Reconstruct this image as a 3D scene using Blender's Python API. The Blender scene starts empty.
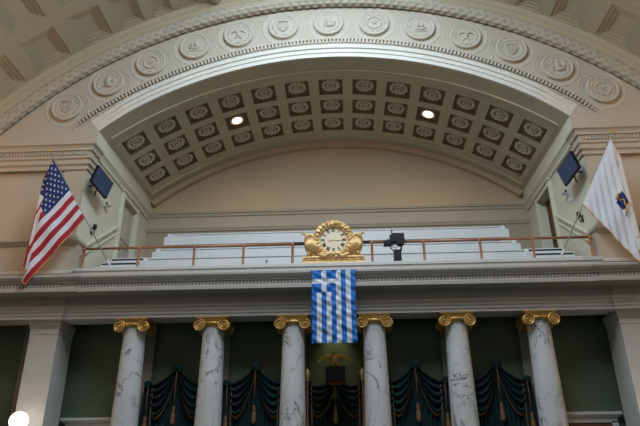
import bpy, bmesh, math, random
from mathutils import Vector, Matrix
random.seed(7)
PI = math.pi
sin, cos, rad = math.sin, math.cos, math.radians
S = bpy.context.scene
COL = S.collection

# ------------------------------------------------------------------ camera
def make_camera():
    p, y, r = 0.4129, 0.0452, -0.008
    fw = Vector((-sin(y)*cos(p), cos(y)*cos(p), sin(p)))
    rt = Vector((cos(y), sin(y), 0)); up = rt.cross(fw)
    r2 = rt*cos(r) + up*sin(r); u2 = -rt*sin(r) + up*cos(r)
    cd = bpy.data.cameras.new('camera'); cd.sensor_width = 36; cd.lens = 588.11*36/640
    cd.clip_end = 200
    c = bpy.data.objects.new('camera', cd); COL.objects.link(c)
    m = Matrix(((r2.x, u2.x, -fw.x, .4204), (r2.y, u2.y, -fw.y, 0), (r2.z, u2.z, -fw.z, 1.6), (0, 0, 0, 1)))
    c.matrix_world = m
    S.camera = c
make_camera()

# ------------------------------------------------------------------ light and exposure
S.view_settings.view_transform = 'Standard'
S.view_settings.look = 'None'
S.view_settings.gamma = 1
S.view_settings.exposure = -0.46
w = bpy.data.worlds.new('world'); S.world = w; w.use_nodes = True
w.node_tree.nodes['Background'].inputs[0].default_value = (.6, .7, .85, 1)
w.node_tree.nodes['Background'].inputs[1].default_value = 0.05

def lamp(name, kind, loc, power, color, rot=(0, 0, 0), size=1, size_y=None, angle=None, blend=.5, radius=.2):
    l = bpy.data.lights.new(name, kind); l.energy = power; l.color = color
    if kind == 'AREA':
        l.size = size
        if size_y: l.shape = 'RECTANGLE'; l.size_y = size_y
    else: l.shadow_soft_size = radius
    if kind == 'SPOT': l.spot_size = angle; l.spot_blend = blend
    o = bpy.data.objects.new(name, l); o.location = loc; o.rotation_euler = rot; COL.objects.link(o)
    return o
COOL = (.75, .91, 1.0); WARM = (1.0, .55, .28)
# daylight falling through the laylight in the crown of the chamber vault
lamp('skylight_daylight', 'AREA', (0, 9.8, 17.7), 2500, COOL, (rad(28), 0, 0), 5, 9)
# soft fill added behind the camera; the end wall has no windows
lamp('end_fill', 'AREA', (0, -11.5, 8.5), 250, (.9, .94, 1.0), (rad(97), 0, 0), 16, 6)

# ------------------------------------------------------------------ materials
def mat(name, color, rough=.7, var=.08, scale=3.0, bump=0.0, metallic=0.0, bscale=20.0, spec=.3):
    m = bpy.data.materials.new(name); m.use_nodes = True
    n = m.node_tree.nodes; l = m.node_tree.links; b = n['Principled BSDF']
    b.inputs['Roughness'].default_value = rough; b.inputs['Metallic'].default_value = metallic
    b.inputs['Specular IOR Level'].default_value = spec
    tc = n.new('ShaderNodeTexCoord'); nz = n.new('ShaderNodeTexNoise')
    nz.inputs['Scale'].default_value = scale; nz.inputs['Detail'].default_value = 5
    l.new(tc.outputs['Object'], nz.inputs['Vector'])
    cr = n.new('ShaderNodeValToRGB')
    cr.color_ramp.elements[0].position = .3; cr.color_ramp.elements[1].position = .7
    cr.color_ramp.elements[0].color = tuple(c*(1-var) for c in color) + (1,)
    cr.color_ramp.elements[1].color = tuple(min(1, c*(1+var)) for c in color) + (1,)
    l.new(nz.outputs['Fac'], cr.inputs['Fac']); l.new(cr.outputs['Color'], b.inputs['Base Color'])
    if bump:
        n2 = n.new('ShaderNodeTexNoise'); n2.inputs['Scale'].default_value = bscale
        l.new(tc.outputs['Object'], n2.inputs['Vector'])
        bp = n.new('ShaderNodeBump'); bp.inputs['Strength'].default_value = bump; bp.inputs['Distance'].default_value = .02
        l.new(n2.outputs['Fac'], bp.inputs['Height']); l.new(bp.outputs['Normal'], b.inputs['Normal'])
    return m
def emis(name, color, strength):
    m = bpy.data.materials.new(name); m.use_nodes = True
    b = m.node_tree.nodes['Principled BSDF']
    b.inputs['Base Color'].default_value = color + (1,)
    b.inputs['Emission Color'].default_value = color + (1,); b.inputs['Emission Strength'].default_value = strength
    return m
def marble(name):
    m = mat(name, (.66, .66, .68), .35, .06, 1.2)
    n = m.node_tree.nodes; l = m.node_tree.links; b = n['Principled BSDF']
    tc = n.new('ShaderNodeTexCoord'); mp = n.new('ShaderNodeMapping'); mp.inputs['Scale'].default_value = (1, 1, .55)
    info = n.new('ShaderNodeObjectInfo'); va = n.new('ShaderNodeVectorMath'); va.operation = 'ADD'
    sc = n.new('ShaderNodeVectorMath'); sc.operation = 'SCALE'; sc.inputs['Scale'].default_value = 31.7
    cb = n.new('ShaderNodeCombineXYZ')
    for k in range(3): l.new(info.outputs['Random'], cb.inputs[k])
    l.new(cb.outputs[0], sc.inputs[0]); l.new(tc.outputs['Object'], va.inputs[0]); l.new(sc.outputs[0], va.inputs[1])
    l.new(va.outputs[0], mp.inputs['Vector'])
    nz = n.new('ShaderNodeTexNoise'); nz.inputs['Scale'].default_value = 1.1; nz.inputs['Detail'].default_value = 7
    nz.inputs['Roughness'].default_value = .6; nz.inputs['Distortion'].default_value = 1.3
    l.new(mp.outputs[0], nz.inputs['Vector'])
    s = n.new('ShaderNodeMath'); s.operation = 'SUBTRACT'; s.inputs[1].default_value = .5; l.new(nz.outputs['Fac'], s.inputs[0])
    a = n.new('ShaderNodeMath'); a.operation = 'ABSOLUTE'; l.new(s.outputs[0], a.inputs[0])
    cr = n.new('ShaderNodeValToRGB'); cr.color_ramp.elements[0].color = (1, 1, 1, 1); cr.color_ramp.elements[1].color = (0, 0, 0, 1)
    cr.color_ramp.elements[0].position = 0; cr.color_ramp.elements[1].position = .022
    l.new(a.outputs[0], cr.inputs['Fac'])
    n3 = n.new('ShaderNodeTexNoise'); n3.inputs['Scale'].default_value = 1.6; l.new(mp.outputs[0], n3.inputs['Vector'])
    c3 = n.new('ShaderNodeValToRGB'); c3.color_ramp.elements[0].position = .42; c3.color_ramp.elements[1].position = .56
    l.new(n3.outputs['Fac'], c3.inputs['Fac'])
    mu = n.new('ShaderNodeMath'); mu.operation = 'MULTIPLY'; l.new(cr.outputs[0], mu.inputs[0]); l.new(c3.outputs[0], mu.inputs[1])
    mx = n.new('ShaderNodeMix'); mx.data_type = 'RGBA'
    src = b.inputs['Base Color'].links[0].from_socket
    l.new(mu.outputs[0], mx.inputs[0]); l.new(src, mx.inputs[6]); mx.inputs[7].default_value = (.16, .16, .17, 1)
    l.new(mx.outputs[2], b.inputs['Base Color'])
    return m
M = dict(
    plaster=mat('cream plaster', (.50, .45, .37), .8, .03, .8),
    trim=mat('pale trim paint', (.72, .70, .65), .6, .03, 1.0),
    relief=mat('pale relief plaster', (.53, .485, .42), .75, .05, 4.0, .3),
    vault=mat('chamber vault paint', (.46, .41, .295), .8, .03, .8),
    soffit=mat('gallery ceiling paint', (.56, .53, .41), .8, .04, 1.0),
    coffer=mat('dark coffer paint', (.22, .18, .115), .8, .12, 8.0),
    rosette=mat('rosette plaster', (.66, .62, .51), .7, .05, 9.0),
    backlow=mat('gallery lower wall paint', (.44, .37, .29), .85, .03, .6),
    back=mat('gallery wall paint', (.56, .43, .29), .85, .03, .6),
    backtrim=mat('gallery cornice paint', (.50, .44, .35), .8, .03, 1.0),
    jamb=mat('pale jamb paint', (.66, .66, .54), .8, .03, .8),
    stone=mat('grey white stone', (.60, .59, .58), .6, .05, 2.0),
    archi_lit=mat('light-catching stone architrave', (.64, .61, .62), .6, .04, 1.5),  # entablature stone lightened: painted-in light for fascias shaded by the cornice
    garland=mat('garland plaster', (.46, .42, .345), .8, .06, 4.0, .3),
    frieze=mat('stone entablature', (.44, .41, .38), .65, .04, 1.5),
    green=mat('sage green wall paint', (.115, .15, .10), .85, .06, .7),
    greentrim=mat('grey green pilaster paint', (.24, .235, .20), .8, .04, 1.0),
    marble=marble('veined white marble'),
    gold=mat('gilding', (.64, .39, .12), .38, .2, 18.0, .25, .55, 40),
    eaglegold=mat('bright gilding', (.95, .58, .16), .3, .2, 20.0, .3, .3),
    palegold=mat('pale gilding', (.80, .52, .24), .33, .3, 26.0, .5, .45, 60),
    brass=mat('copper brass rail', (.44, .20, .11), .38, .08, 10.0, 0, .35),
    white=mat('white painted wood', (.74, .77, .80), .5, .02, 1.5),
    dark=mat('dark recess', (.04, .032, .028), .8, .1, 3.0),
    wood=mat('dark mahogany', (.15, .06, .03), .45, .25, 6.0),
    door=mat('grey cream door paint', (.50, .47, .40), .6, .04, 2.0),
    teal=mat('dark teal velvet', (.010, .032, .036), .75, .3, 14.0, .2),
    fringe=mat('bronze fringe', (.16, .085, .04), .7, .25, 30.0, .4),
    tassel=mat('old gold tassel', (.26, .12, .055), .6, .2, 30.0, .4),
    black=mat('black plastic', (.012, .013, .016), .45, .1, 8.0),
    screen=mat('blue grey screen glass', (.03, .065, .16), .22, .08, 2.0, 0, 0, 20, .5),
    dial=mat('ivory dial enamel', (.84, .74, .56), .5, .03, 5.0),
    ink=mat('dark numeral paint', (.05, .04, .035), .6, .1, 5.0),
    red=mat('red flag cloth', (.40, .018, .035), .8, .06, 8.0),
    fwhite=mat('white flag cloth', (.70, .71, .77), .8, .03, 8.0),
    navy=mat('navy flag cloth', (.018, .035, .15), .8, .08, 8.0),
    sky=mat('bright blue flag cloth', (.02, .16, .58), .7, .08, 8.0),
    pole=mat('pale pole metal', (.45, .44, .42), .4, .1, 8.0, 0, .3),
    carpet=mat('green carpet', (.06, .09, .07), .95, .15, 6.0),
    bulb=emis('warm lamp glass', (1.0, .78, .58), 3.5),
    globe=emis('globe lamp glass', (1.0, .86, .72), 6.0),
)
def skylight_mat():
    m = bpy.data.materials.new('leaded skylight glass'); m.use_nodes = True
    n = m.node_tree.nodes; l = m.node_tree.links; b = n['Principled BSDF']
    tc = n.new('ShaderNodeTexCoord'); br = n.new('ShaderNodeTexBrick')
    br.inputs['Color1'].default_value = (.75, .78, .95, 1); br.inputs['Color2'].default_value = (.62, .66, .80, 1)
    br.inputs['Mortar'].default_value = (.10, .09, .12, 1); br.inputs['Scale'].default_value = 2.2
    l.new(tc.outputs['Object'], br.inputs['Vector']); l.new(br.outputs['Color'], b.inputs['Base Color'])
    l.new(br.outputs['Color'], b.inputs['Emission Color']); b.inputs['Emission Strength'].default_value = .6
    return m
M['skyglass'] = skylight_mat()

# ------------------------------------------------------------------ mesh builder
class MB:
    def __init__(s): s.v = []; s.f = []; s.m = []
    def face(s, idx, mi=0): s.f.append(tuple(idx)); s.m.append(mi)
    def poly(s, pts, mi=0):
        k = len(s.v); s.v += [tuple(p) for p in pts]; s.face(range(k, k+len(pts)), mi)
    def box(s, x0, x1, y0, y1, z0, z1, mi=0):
        s.hexa([(x0,y0,z0),(x1,y0,z0),(x1,y1,z0),(x0,y1,z0),(x0,y0,z1),(x1,y0,z1),(x1,y1,z1),(x0,y1,z1)], mi)
    def hexa(s, p, mi=0):
        k = len(s.v); s.v += [tuple(q) for q in p]
        for f in ((0,3,2,1),(4,5,6,7),(0,1,5,4),(1,2,6,5),(2,3,7,6),(3,0,4,7)): s.face([k+i for i in f], mi)
    def grid(s, rows, mi=0, closed=False):      # rows: list of equal lists of points; mi may be f(i,j)
        k = len(s.v); n = len(rows[0])
        for r in rows: s.v += [tuple(p) for p in r]
        for i in range(len(rows)-1):
            for j in range(n if closed else n-1):
                j2 = (j+1) % n
                s.face((k+i*n+j, k+i*n+j2, k+(i+1)*n+j2, k+(i+1)*n+j), mi(i, j) if callable(mi) else mi)
    def lathe(s, prof, c=(0,0,0), n=24, axis='z', mi=0, cap=True):  # prof (r, h)
        rows = []
        for r, h in prof:
            row = []
            for i in range(n):
                a = 2*PI*i/n; p, q = r*cos(a), r*sin(a)
                if axis == 'z': row.append((c[0]+p, c[1]+q, c[2]+h))
                elif axis == 'y': row.append((c[0]+p, c[1]+h, c[2]+q))
                else: row.append((c[0]+h, c[1]+p, c[2]+q))
            rows.append(row)
        k = len(s.v); s.grid(rows, mi, True)
        if cap:
            s.face([k+i for i in range(n)][::-1], mi); b = k+(len(prof)-1)*n; s.face([b+i for i in range(n)], mi)
    def tube(s, pts, r, n=8, mi=0, cap=True):   # r number or list
        pts = [Vector(p) for p in pts]; rows = []; prev = None
        for i, p in enumerate(pts):
            t = (pts[min(i+1, len(pts)-1)] - pts[max(i-1, 0)]).normalized()
            if prev is None:
                a = Vector((0, 0, 1)) if abs(t.z) < .9 else Vector((0, 1, 0)); u = t.cross(a).normalized()
            else: u = (prev - t*prev.dot(t)).normalized()
            prev = u; v = t.cross(u); rr = r[i] if isinstance(r, (list, tuple)) else r
            rows.append([p + u*(rr*cos(2*PI*j/n)) + v*(rr*sin(2*PI*j/n)) for j in range(n)])
        k = len(s.v); s.grid(rows, mi, True)
        if cap:
            s.face([k+i for i in range(n)][::-1], mi); b = k+(len(rows)-1)*n; s.face([b+i for i in range(n)], mi)
    def ball(s, c, r, n=12, mi=0, sc=(1,1,1)):
        prof = [(max(1e-4, sin(PI*i/n)), -cos(PI*i/n)) for i in range(n+1)]
        k = len(s.v); s.lathe(prof, (0,0,0), 2*n, 'z', mi, False)
        for i in range(k, len(s.v)):
            v = s.v[i]; s.v[i] = (c[0]+v[0]*r*sc[0], c[1]+v[1]*r*sc[1], c[2]+v[2]*r*sc[2])
    def sweep(s, path, prof, mi=0, caps=True):  # path (x,y); prof (out,z); room on the right hand of the path
        ns = []
        for a, b in zip(path, path[1:]):
            d = Vector((b[0]-a[0], b[1]-a[1])).normalized(); ns.append(Vector((d.y, -d.x)))
        rows = []
        for i, p in enumerate(path):
            n1 = ns[max(0, i-1)]; n2 = ns[min(i, len(ns)-1)]; m = (n1+n2)/(1+n1.dot(n2))
            rows.append([(p[0]+m.x*o, p[1]+m.y*o, z) for o, z in prof])
        s.grid(rows, mi)
        if caps: s.poly(rows[0], mi); s.poly(rows[-1], mi)
    def arc(s, prof, t0, t1, n, cz=2.1, mi=0, taper=0, yw=18.0):  # prof (R, y) swept about the vault axis
        rows = []
        for i in range(n+1):
            q = i/n; t = rad(t0+(t1-t0)*q); k = 1
            if taper: k = min(1, .03+min(q, 1-q)*abs(t1-t0)/taper)
            rows.append([(R*sin(t), yw+(y-yw)*k, cz+R*cos(t)) for R, y in prof])
        s.grid(rows, mi)
    def build(s, name, mats, parent=None, smooth=False, kind=None, loc=None, auto=None):
        me = bpy.data.meshes.new(name); me.from_pydata(s.v, [], s.f)
        if not isinstance(mats, (list, tuple)): mats = [mats]
        for x in mats: me.materials.append(M[x] if isinstance(x, str) else x)
        me.polygons.foreach_set('material_index', s.m)
        bm = bmesh.new(); bm.from_mesh(me); bmesh.ops.recalc_face_normals(bm, faces=bm.faces); bm.to_mesh(me); bm.free()
        if smooth: me.polygons.foreach_set('use_smooth', [True]*len(me.polygons))
        if auto: 
            me.polygons.foreach_set('use_smooth', [True]*len(me.polygons)); me.set_sharp_from_angle(angle=rad(auto))
        me.update()
        o = bpy.data.objects.new(name, me); COL.objects.link(o)
        if parent: o.parent = parent
        if loc: o.location = loc
        if kind: o['kind'] = kind
        return o
def thing(name, label, cat, loc=(0,0,0), rot=(0,0,0), group=None):
    o = bpy.data.objects.new(name, None); COL.objects.link(o); o.location = loc; o.rotation_euler = rot
    o.empty_display_size = .2
    o['label'] = label; o['category'] = cat
    if group: o['group'] = group
    return o
def tag(o, label, cat, group=None):
    o['label'] = label; o['category'] = cat
    if group: o['group'] = group
    return o
def dup(root, loc, rot, label, group=None):
    r = root.copy(); COL.objects.link(r); r.location = loc; r.rotation_euler = rot; r['label'] = label
    if group: r['group'] = group
    for ch in root.children:
        c = ch.copy(); COL.objects.link(c); c.parent = r
        for g in ch.children:
            d = g.copy(); COL.objects.link(d); d.parent = c
    return r
ORD = ['first','second','third','fourth','fifth','sixth','seventh','eighth','ninth','tenth','eleventh','twelfth','thirteenth']
STR = 'structure'

# ------------------------------------------------------------------ constants of the place
CZ = 2.1; RA = 13.76; RV = 17.0; A = 8.43; AJ = 8.62; YW = 18.0; YB = 24.5; XS = 13.5

# ================================================================== STRUCTURE
# ---- front wall: spandrel over the gallery arch
mb = MB()
xs = sorted(set([-XS-.1, -A, A, XS+.1] + [ -XS + 2*XS*i/120 for i in range(121)]))
for a, b in zip(xs, xs[1:]):
    if b-a < 1e-6: continue
    lo = lambda x: CZ+math.sqrt(RA*RA-x*x) if (abs(x) <= A+1e-6 and abs((a+b)/2) < A) else 12.3
    hi = lambda x: CZ+math.sqrt(17.3**2-x*x)
    mb.poly([(a, YW, lo(a)), (b, YW, lo(b)), (b, YW, hi(b)), (a, YW, hi(a))])
# the square ends of the opening, between cornice and arch
mb.build('wall_front', 'plaster', kind=STR)
# ---- piers with a sunk panel
for sx, side in ((-1, 'left'), (1, 'right')):
    mb = MB()
    def bx(x0, x1, y0, y1, z0, z1):
        x0 = max(x0, AJ+.004); mb.box(min(sx*x0, sx*x1), max(sx*x0, sx*x1), y0, y1, z0, z1)
    bx(A, XS, 18.12, 18.5, 7.2, 12.5)                    # back of the panel
    bx(A, 9.42, YW, 18.15, 8.6, 12.4); bx(11.95, XS, YW, 18.15, 8.6, 12.4)
    bx(9.42, 11.95, YW, 18.15, 8.6, 8.98); bx(9.42, 11.95, YW, 18.15, 11.46, 12.4)
    bx(A, XS, YW, 18.15, 7.2, 8.6)
    mb.box(min(sx*8.47, sx*AJ), max(sx*8.47, sx*AJ), YW+.002, 18.5, 7.2, 8.56)
    mb.build('wall_pier_'+side, 'plaster', kind=STR)
# ---- archivolt mouldings around the gallery arch
mb = MB()
T1 = 37.78; TE = 39.5
mb.arc([(13.76, 18.01), (13.76, 17.90), (13.93, 17.90), (13.93, 17.86), (14.08, 17.86), (14.10, 17.80), (14.2, 17.78), (14.28, 17.84), (14.30, 17.94), (14.36, 18.01)], -T1, T1, 160, taper=6)
mb.build('trim_1', 'trim', kind=STR, auto=30)
mb = MB()
mb.arc([(14.35, 18.01), (14.35, 17.95), (14.40, 17.93), (14.41, 18.01)], -41, 41, 160, taper=4)
mb.arc([(14.60, 18.01), (14.60, 17.90), (14.66, 17.90), (14.68, 18.01)], -41, 41, 160, taper=4)
nd = 150
for i in range(nd):
    c = -41+82*(i+.5)/nd; t = rad(c); h = rad(82/nd*.30); k = min(1, .1+(41-abs(c))/4)
    p = []
    for y in (18.0-.11*k, 18.01):
        for R, tt in ((14.42, t-h), (14.42, t+h), (14.585, t+h), (14.585, t-h)): p.append((R*sin(tt), y, CZ+R*cos(tt)))
    mb.hexa(p)
mb.build('trim_2', 'relief', kind=STR)

# ---- leaf garland, a moulded roll with overlapping leaves
def leaf_h(u, v):      # u along (leaf units), v across (leaf units)
    best = 0
    for r in (math.floor(v)-1, math.floor(v), math.floor(v)+1):
        for k in (0, 1):
            cu = math.floor(u - .5*(r % 2)) + k + .5*(r % 2) + .5
            du = (u-cu); dv = (v-r-.5)
            h = 1 - (du*du*2.2 + dv*dv*3.2)
            best = max(best, h)
    return best
mb = MB()
NU, NV = 1100, 20; rows = []
for i in range(NU+1):
    t = rad(-54+108*i/NU); row = []
    for j in range(NV+1):
        q = j/NV; a = rad(-8-215*q)          # from the wall round to the vault
        d = .205 + .085*max(0, leaf_h(t*16.4/.33, q*6))**1.2*min(1, 10*q*(1-q)+.15)
        y = 17.90 + d*sin(a+PI/2)*-1 if False else 17.90 - d*sin(-a-rad(8)+rad(-20)); R = 16.44 - d*cos(-a-rad(8)+rad(-20))
        row.append((R*sin(t), y, CZ+R*cos(t)))
    rows.append(row)
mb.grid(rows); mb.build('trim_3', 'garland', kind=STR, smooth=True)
mb = MB()
mb.arc([(16.5, 18.01), (16.62, 17.76), (16.74, 17.66), (16.80, 17.64), (16.82, 17.60), (16.90, 17.54), (17.02, 17.50)], -54, 54, 100)
mb.build('trim_19', 'vault', kind=STR, auto=40)

# ---- the chamber vault, barrel with stepped coffers and a long laylight
def P(t, y, R): return (R*sin(rad(t)), y, CZ+R*cos(rad(t)))
COF = [(17.3, 19.6), (20.7, 23.2), (24.5, 27.7), (28.95, 32.8), (34.8, 39.2), (41.2, 46.0), (47.9, 52.3)]
ROWS = [(15.93 - 2.03*k, 17.45 - 2.03*k) for k in range(9)]
Y0 = -12.0
mb = MB()
def qd(t0, t1, y0, y1, R=RV, m=mb):
    n = max(1, int(abs(t1-t0)/2))
    for i in range(n):
        a = t0+(t1-t0)*i/n; b = t0+(t1-t0)*(i+1)/n
        m.poly([P(a, y0, R), P(b, y0, R), P(b, y1, R), P(a, y1, R)])
def coffer(m, t0, t1, y0, y1, R, steps, mi=0):
    # steps: (inset metres, depth metres); rings, then the bottom
    cur = (t0, t1, y0, y1, R)
    for ins, dep in steps:
        a, b, c, d, r = cur; r2 = r+dep
        m.poly([P(a,c,r), P(b,c,r), P(b,c,r2), P(a,c,r2)], mi); m.poly([P(a,d,r), P(b,d,r), P(b,d,r2), P(a,d,r2)], mi)
        m.poly([P(a,c,r), P(a,d,r), P(a,d,r2), P(a,c,r2)], mi); m.poly([P(b,c,r), P(b,d,r), P(b,d,r2), P(b,c,r2)], mi)
        k = math.degrees(ins/r2); a2, b2, c2, d2 = a+k, b-k, c+ins, d-ins
        o = [(a,c),(b,c),(b,d),(a,d)]; q = [(a2,c2),(b2,c2),(b2,d2),(a2,d2)]
        for i in range(4):
            j = (i+1) % 4
            m.poly([P(*o[i], r2), P(*o[j], r2), P(*q[j], r2), P(*q[i], r2)], mi)
        cur = (a2, b2, c2, d2, r2)
    a, b, c, d, r = cur; m.poly([P(a,c,r), P(b,c,r), P(b,d,r), P(a,d,r)], mi)
for sx in (-1, 1):
    last = 13.6
    for t0, t1 in COF:
        qd(sx*last, sx*t0, Y0, YW+.05); last = t1
        yl = YW+.05
        for y0, y1 in ROWS:
            qd(sx*t0, sx*t1, y1, yl)
            f = min(1, (t1-t0)/3.9)
            a, b = sorted((sx*t0, sx*t1))
            coffer(mb, a, b, y0, y1, RV, [(.14*f, .05), (.14*f, .05), (.12*f, .045)])
            yl = y0
        qd(sx*t0, sx*t1, Y0, yl)
    qd(sx*last, sx*54, Y0, YW+.05)
qd(-13.6, 13.6, 17.45, YW+.05); qd(-13.6, 13.6, Y0, 2.0)
mb.build('ceiling', 'vault', kind=STR)
# laylight frame, garland strips beside it and its glass
mb = MB()
for sx in (-1, 1):
    rows = []
    for i in range(420):
        y = 17.5 - 16*i/419; row = []
        for j in range(13):
            q = j/12; t = sx*(14.15+1.75*q)
            d = .20*math.sqrt(max(0, 1-(2*q-1)**2)) + .05*leaf_h(y/.24, q*4)*min(1, 8*q*(1-q)+.2)
            row.append(P(t, y, RV+.02-d))
        rows.append(row)
    mb.grid(rows)
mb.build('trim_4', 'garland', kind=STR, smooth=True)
mb = MB()
for t0, t1, R0 in ((12.9, 13.8, 16.9), (12.3, 13.0, 17.05)):
    for sx in (-1, 1):
        a, b = sorted((sx*t0, sx*t1))
        for R in (R0,): mb.poly([P(a, 2, R), P(b, 2, R), P(b, 17.5, R), P(a, 17.5, R)])
        mb.poly([P(a, 2, R0), P(a, 17.5, R0), P(a, 17.5, R0+.25), P(a, 2, R0+.25)]); mb.poly([P(b, 2, R0), P(b, 17.5, R0), P(b, 17.5, R0+.25), P(b, 2, R0+.25)])
for sy, ye in ((1, 17.5), (-1, 2.0)):
    for k in range(14):
        a, b = -13.6+27.2*k/14, -13.6+27.2*(k+1)/14
        for y0, y1, R in ((0, .22, 16.92), (.22, .42, 17.05)):
            mb.poly([P(a, ye-sy*y0, R), P(b, ye-sy*y0, R), P(b, ye-sy*y1, R), P(a, ye-sy*y1, R)])
            mb.poly([P(a, ye-sy*y1, R), P(b, ye-sy*y1, R), P(b, ye-sy*y1, R+.2), P(a, ye-sy*y1, R+.2)])
mb.build('trim_5', 'trim', kind=STR)
mb = MB()
for k in range(14): qd(-13.0+26*k/14, -13.0+26*(k+1)/14, 2.0, 17.3, 17.25, mb)
mb.build('window_1', 'skyglass', kind=STR)

# ---- chamber side walls, end wall, floor
mb = MB(); mb.box(-XS-.3, -XS, Y0, 18.6, 0, 12.6); mb.build('wall_left', 'plaster', kind=STR)
mb = MB(); mb.box(XS, XS+.3, Y0, 18.6, 0, 12.6); mb.build('wall_right', 'plaster', kind=STR)
mb = MB(); mb.box(-XS-.3, XS+.3, Y0-.3, Y0, 0, 19.5); mb.build('wall_end', 'plaster', kind=STR)
mb = MB(); mb.box(-XS-.3, XS+.3, Y0, 24.8, -.2, 0); mb.build('floor', 'carpet', kind=STR)

# ---- gallery: coffered segmental ceiling
CA = [5.68*k for k in range(-6, 7)]; HA = 2.0
CY = [(19.31, 20.33), (20.71, 21.72), (22.13, 23.10)]
mb = MB(); dark = MB()
def q2(t0, t1, y0, y1): qd(t0, t1, y0, y1, RA, mb)
last = -T1
for c in CA:
    q2(last, c-HA, YW, YB); last = c+HA
    yl = YW
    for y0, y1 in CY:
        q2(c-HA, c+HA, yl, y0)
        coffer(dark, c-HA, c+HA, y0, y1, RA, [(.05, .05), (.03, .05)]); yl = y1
    q2(c-HA, c+HA, yl, YB)
q2(last, T1, YW, YB)
# raised border lines
for (y0, y1) in ((18.70, 18.76), (23.56, 23.62)):
    mb.arc([(RA, y0), (RA-.06, y0), (RA-.06, y1), (RA, y1)], -36.9, 36.9, 60)
for sx in (-1, 1):
    a, b = sorted((sx*36.7, sx*36.95))
    mb.arc([(RA-.035, 18.7), (RA-.035, 23.6)], a, b, 1)
    for t in (a, b): mb.poly([P(t, 18.7, RA), P(t, 23.6, RA), P(t, 23.6, RA-.035), P(t, 18.7, RA-.035)])
mb.build('ceiling_gallery', 'soffit', kind=STR)
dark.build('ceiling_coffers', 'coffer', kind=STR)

# ---- gallery back wall with a sunk lunette
mb = MB()
n = 60
for i in range(n):
    a = -AJ+2*AJ*i/n; b = -AJ+2*AJ*(i+1)/n
    mb.poly([(a, YB, 7.3), (b, YB, 7.3), (b, YB, 12.5), (a, YB, 12.5)], 1)
    mb.poly([(a, 24.3, 12.4), (b, 24.3, 12.4), (b, 24.3, CZ+math.sqrt(13.9**2-b*b)), (a, 24.3, CZ+math.sqrt(13.9**2-a*a))])
tt = math.degrees(math.asin(8.2/13.47))
mb.arc([(13.47, 24.31), (13.47, 24.05), (13.50, 24.03), (13.54, 24.07), (13.80, 24.07)], -T1, T1, 80)
mb.build('wall_back', ['back', 'backlow'], kind=STR)
mb = MB(); mb.sweep([(-AJ, YB), (AJ, YB)], [(0, 12.57), (.22, 12.55), (.22, 12.47), (.15, 12.39), (.13, 12.29), (.07, 12.24), (.07, 11.87), (.12, 11.84), (.12, 11.71), (.09, 11.67), (.06, 11.59), (0, 11.55)]); mb.build('trim_6', 'backtrim', kind=STR)

# ---- gallery side walls (jambs) with door openings
def jamb(sx, name):
    mb = MB()
    X = sx*AJ
    def pl(y0, y1, z0, z1): mb.poly([(X, y0, z0), (X, y1, z0), (X, y1, z1), (X, y0, z1)])
    D0, D1, DT, DB = 21.45, 23.0, 11.90, 9.0
    pl(YW, D0, 7.2, 12.45); pl(D1, YB, 7.2, 12.45); pl(D0, D1, DT, 12.45)
    mb.poly([(sx*A, YW, 12.38), (sx*A, YB, 12.38), (sx*A, YB, 13.02), (sx*A, YW, 13.02)]); mb.poly([(sx*A, YW+.01, 12.40), (sx*A, YB, 12.40), (X, YB, 12.40), (X, YW+.01, 12.40)]); pl(D0, D1, 7.2, DB)
    X2 = X+sx*.35
    mb.poly([(X, D0, DB), (X2, D0, DB), (X2, D0, DT), (X, D0, DT)]); mb.poly([(X, D1, DB), (X2, D1, DB), (X2, D1, DT), (X, D1, DT)])
    mb.poly([(X, D0, DT), (X2, D0, DT), (X2, D1, DT), (X, D1, DT)]); mb.poly([(X, D0, DB), (X2, D0, DB), (X2, D1, DB), (X, D1, DB)])
    mb.build(name, 'jamb', kind=STR)
    t = MB()
    for y0, y1, z0, z1 in ((D0-.2, D0, 8.2, DT+.2), (D1, D1+.2, 8.2, DT+.2), (D0, D1, DT, DT+.2)):
        t.box(min(X, X-sx*.09), max(X, X-sx*.09), y0, y1, z0, z1)
        t.box(min(X, X-sx*.12), max(X, X-sx*.12), y0+.03, y0+.07, z0, z1)
    t.box(min(X, X-sx*.16), max(X, X-sx*.16), D0-.26, D1+.26, DT+.2, DT+.28)
    fr = t.build('door_frame', 'jamb', kind=STR)
    return X, X2, D0, D1, DB, DT, fr
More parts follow.
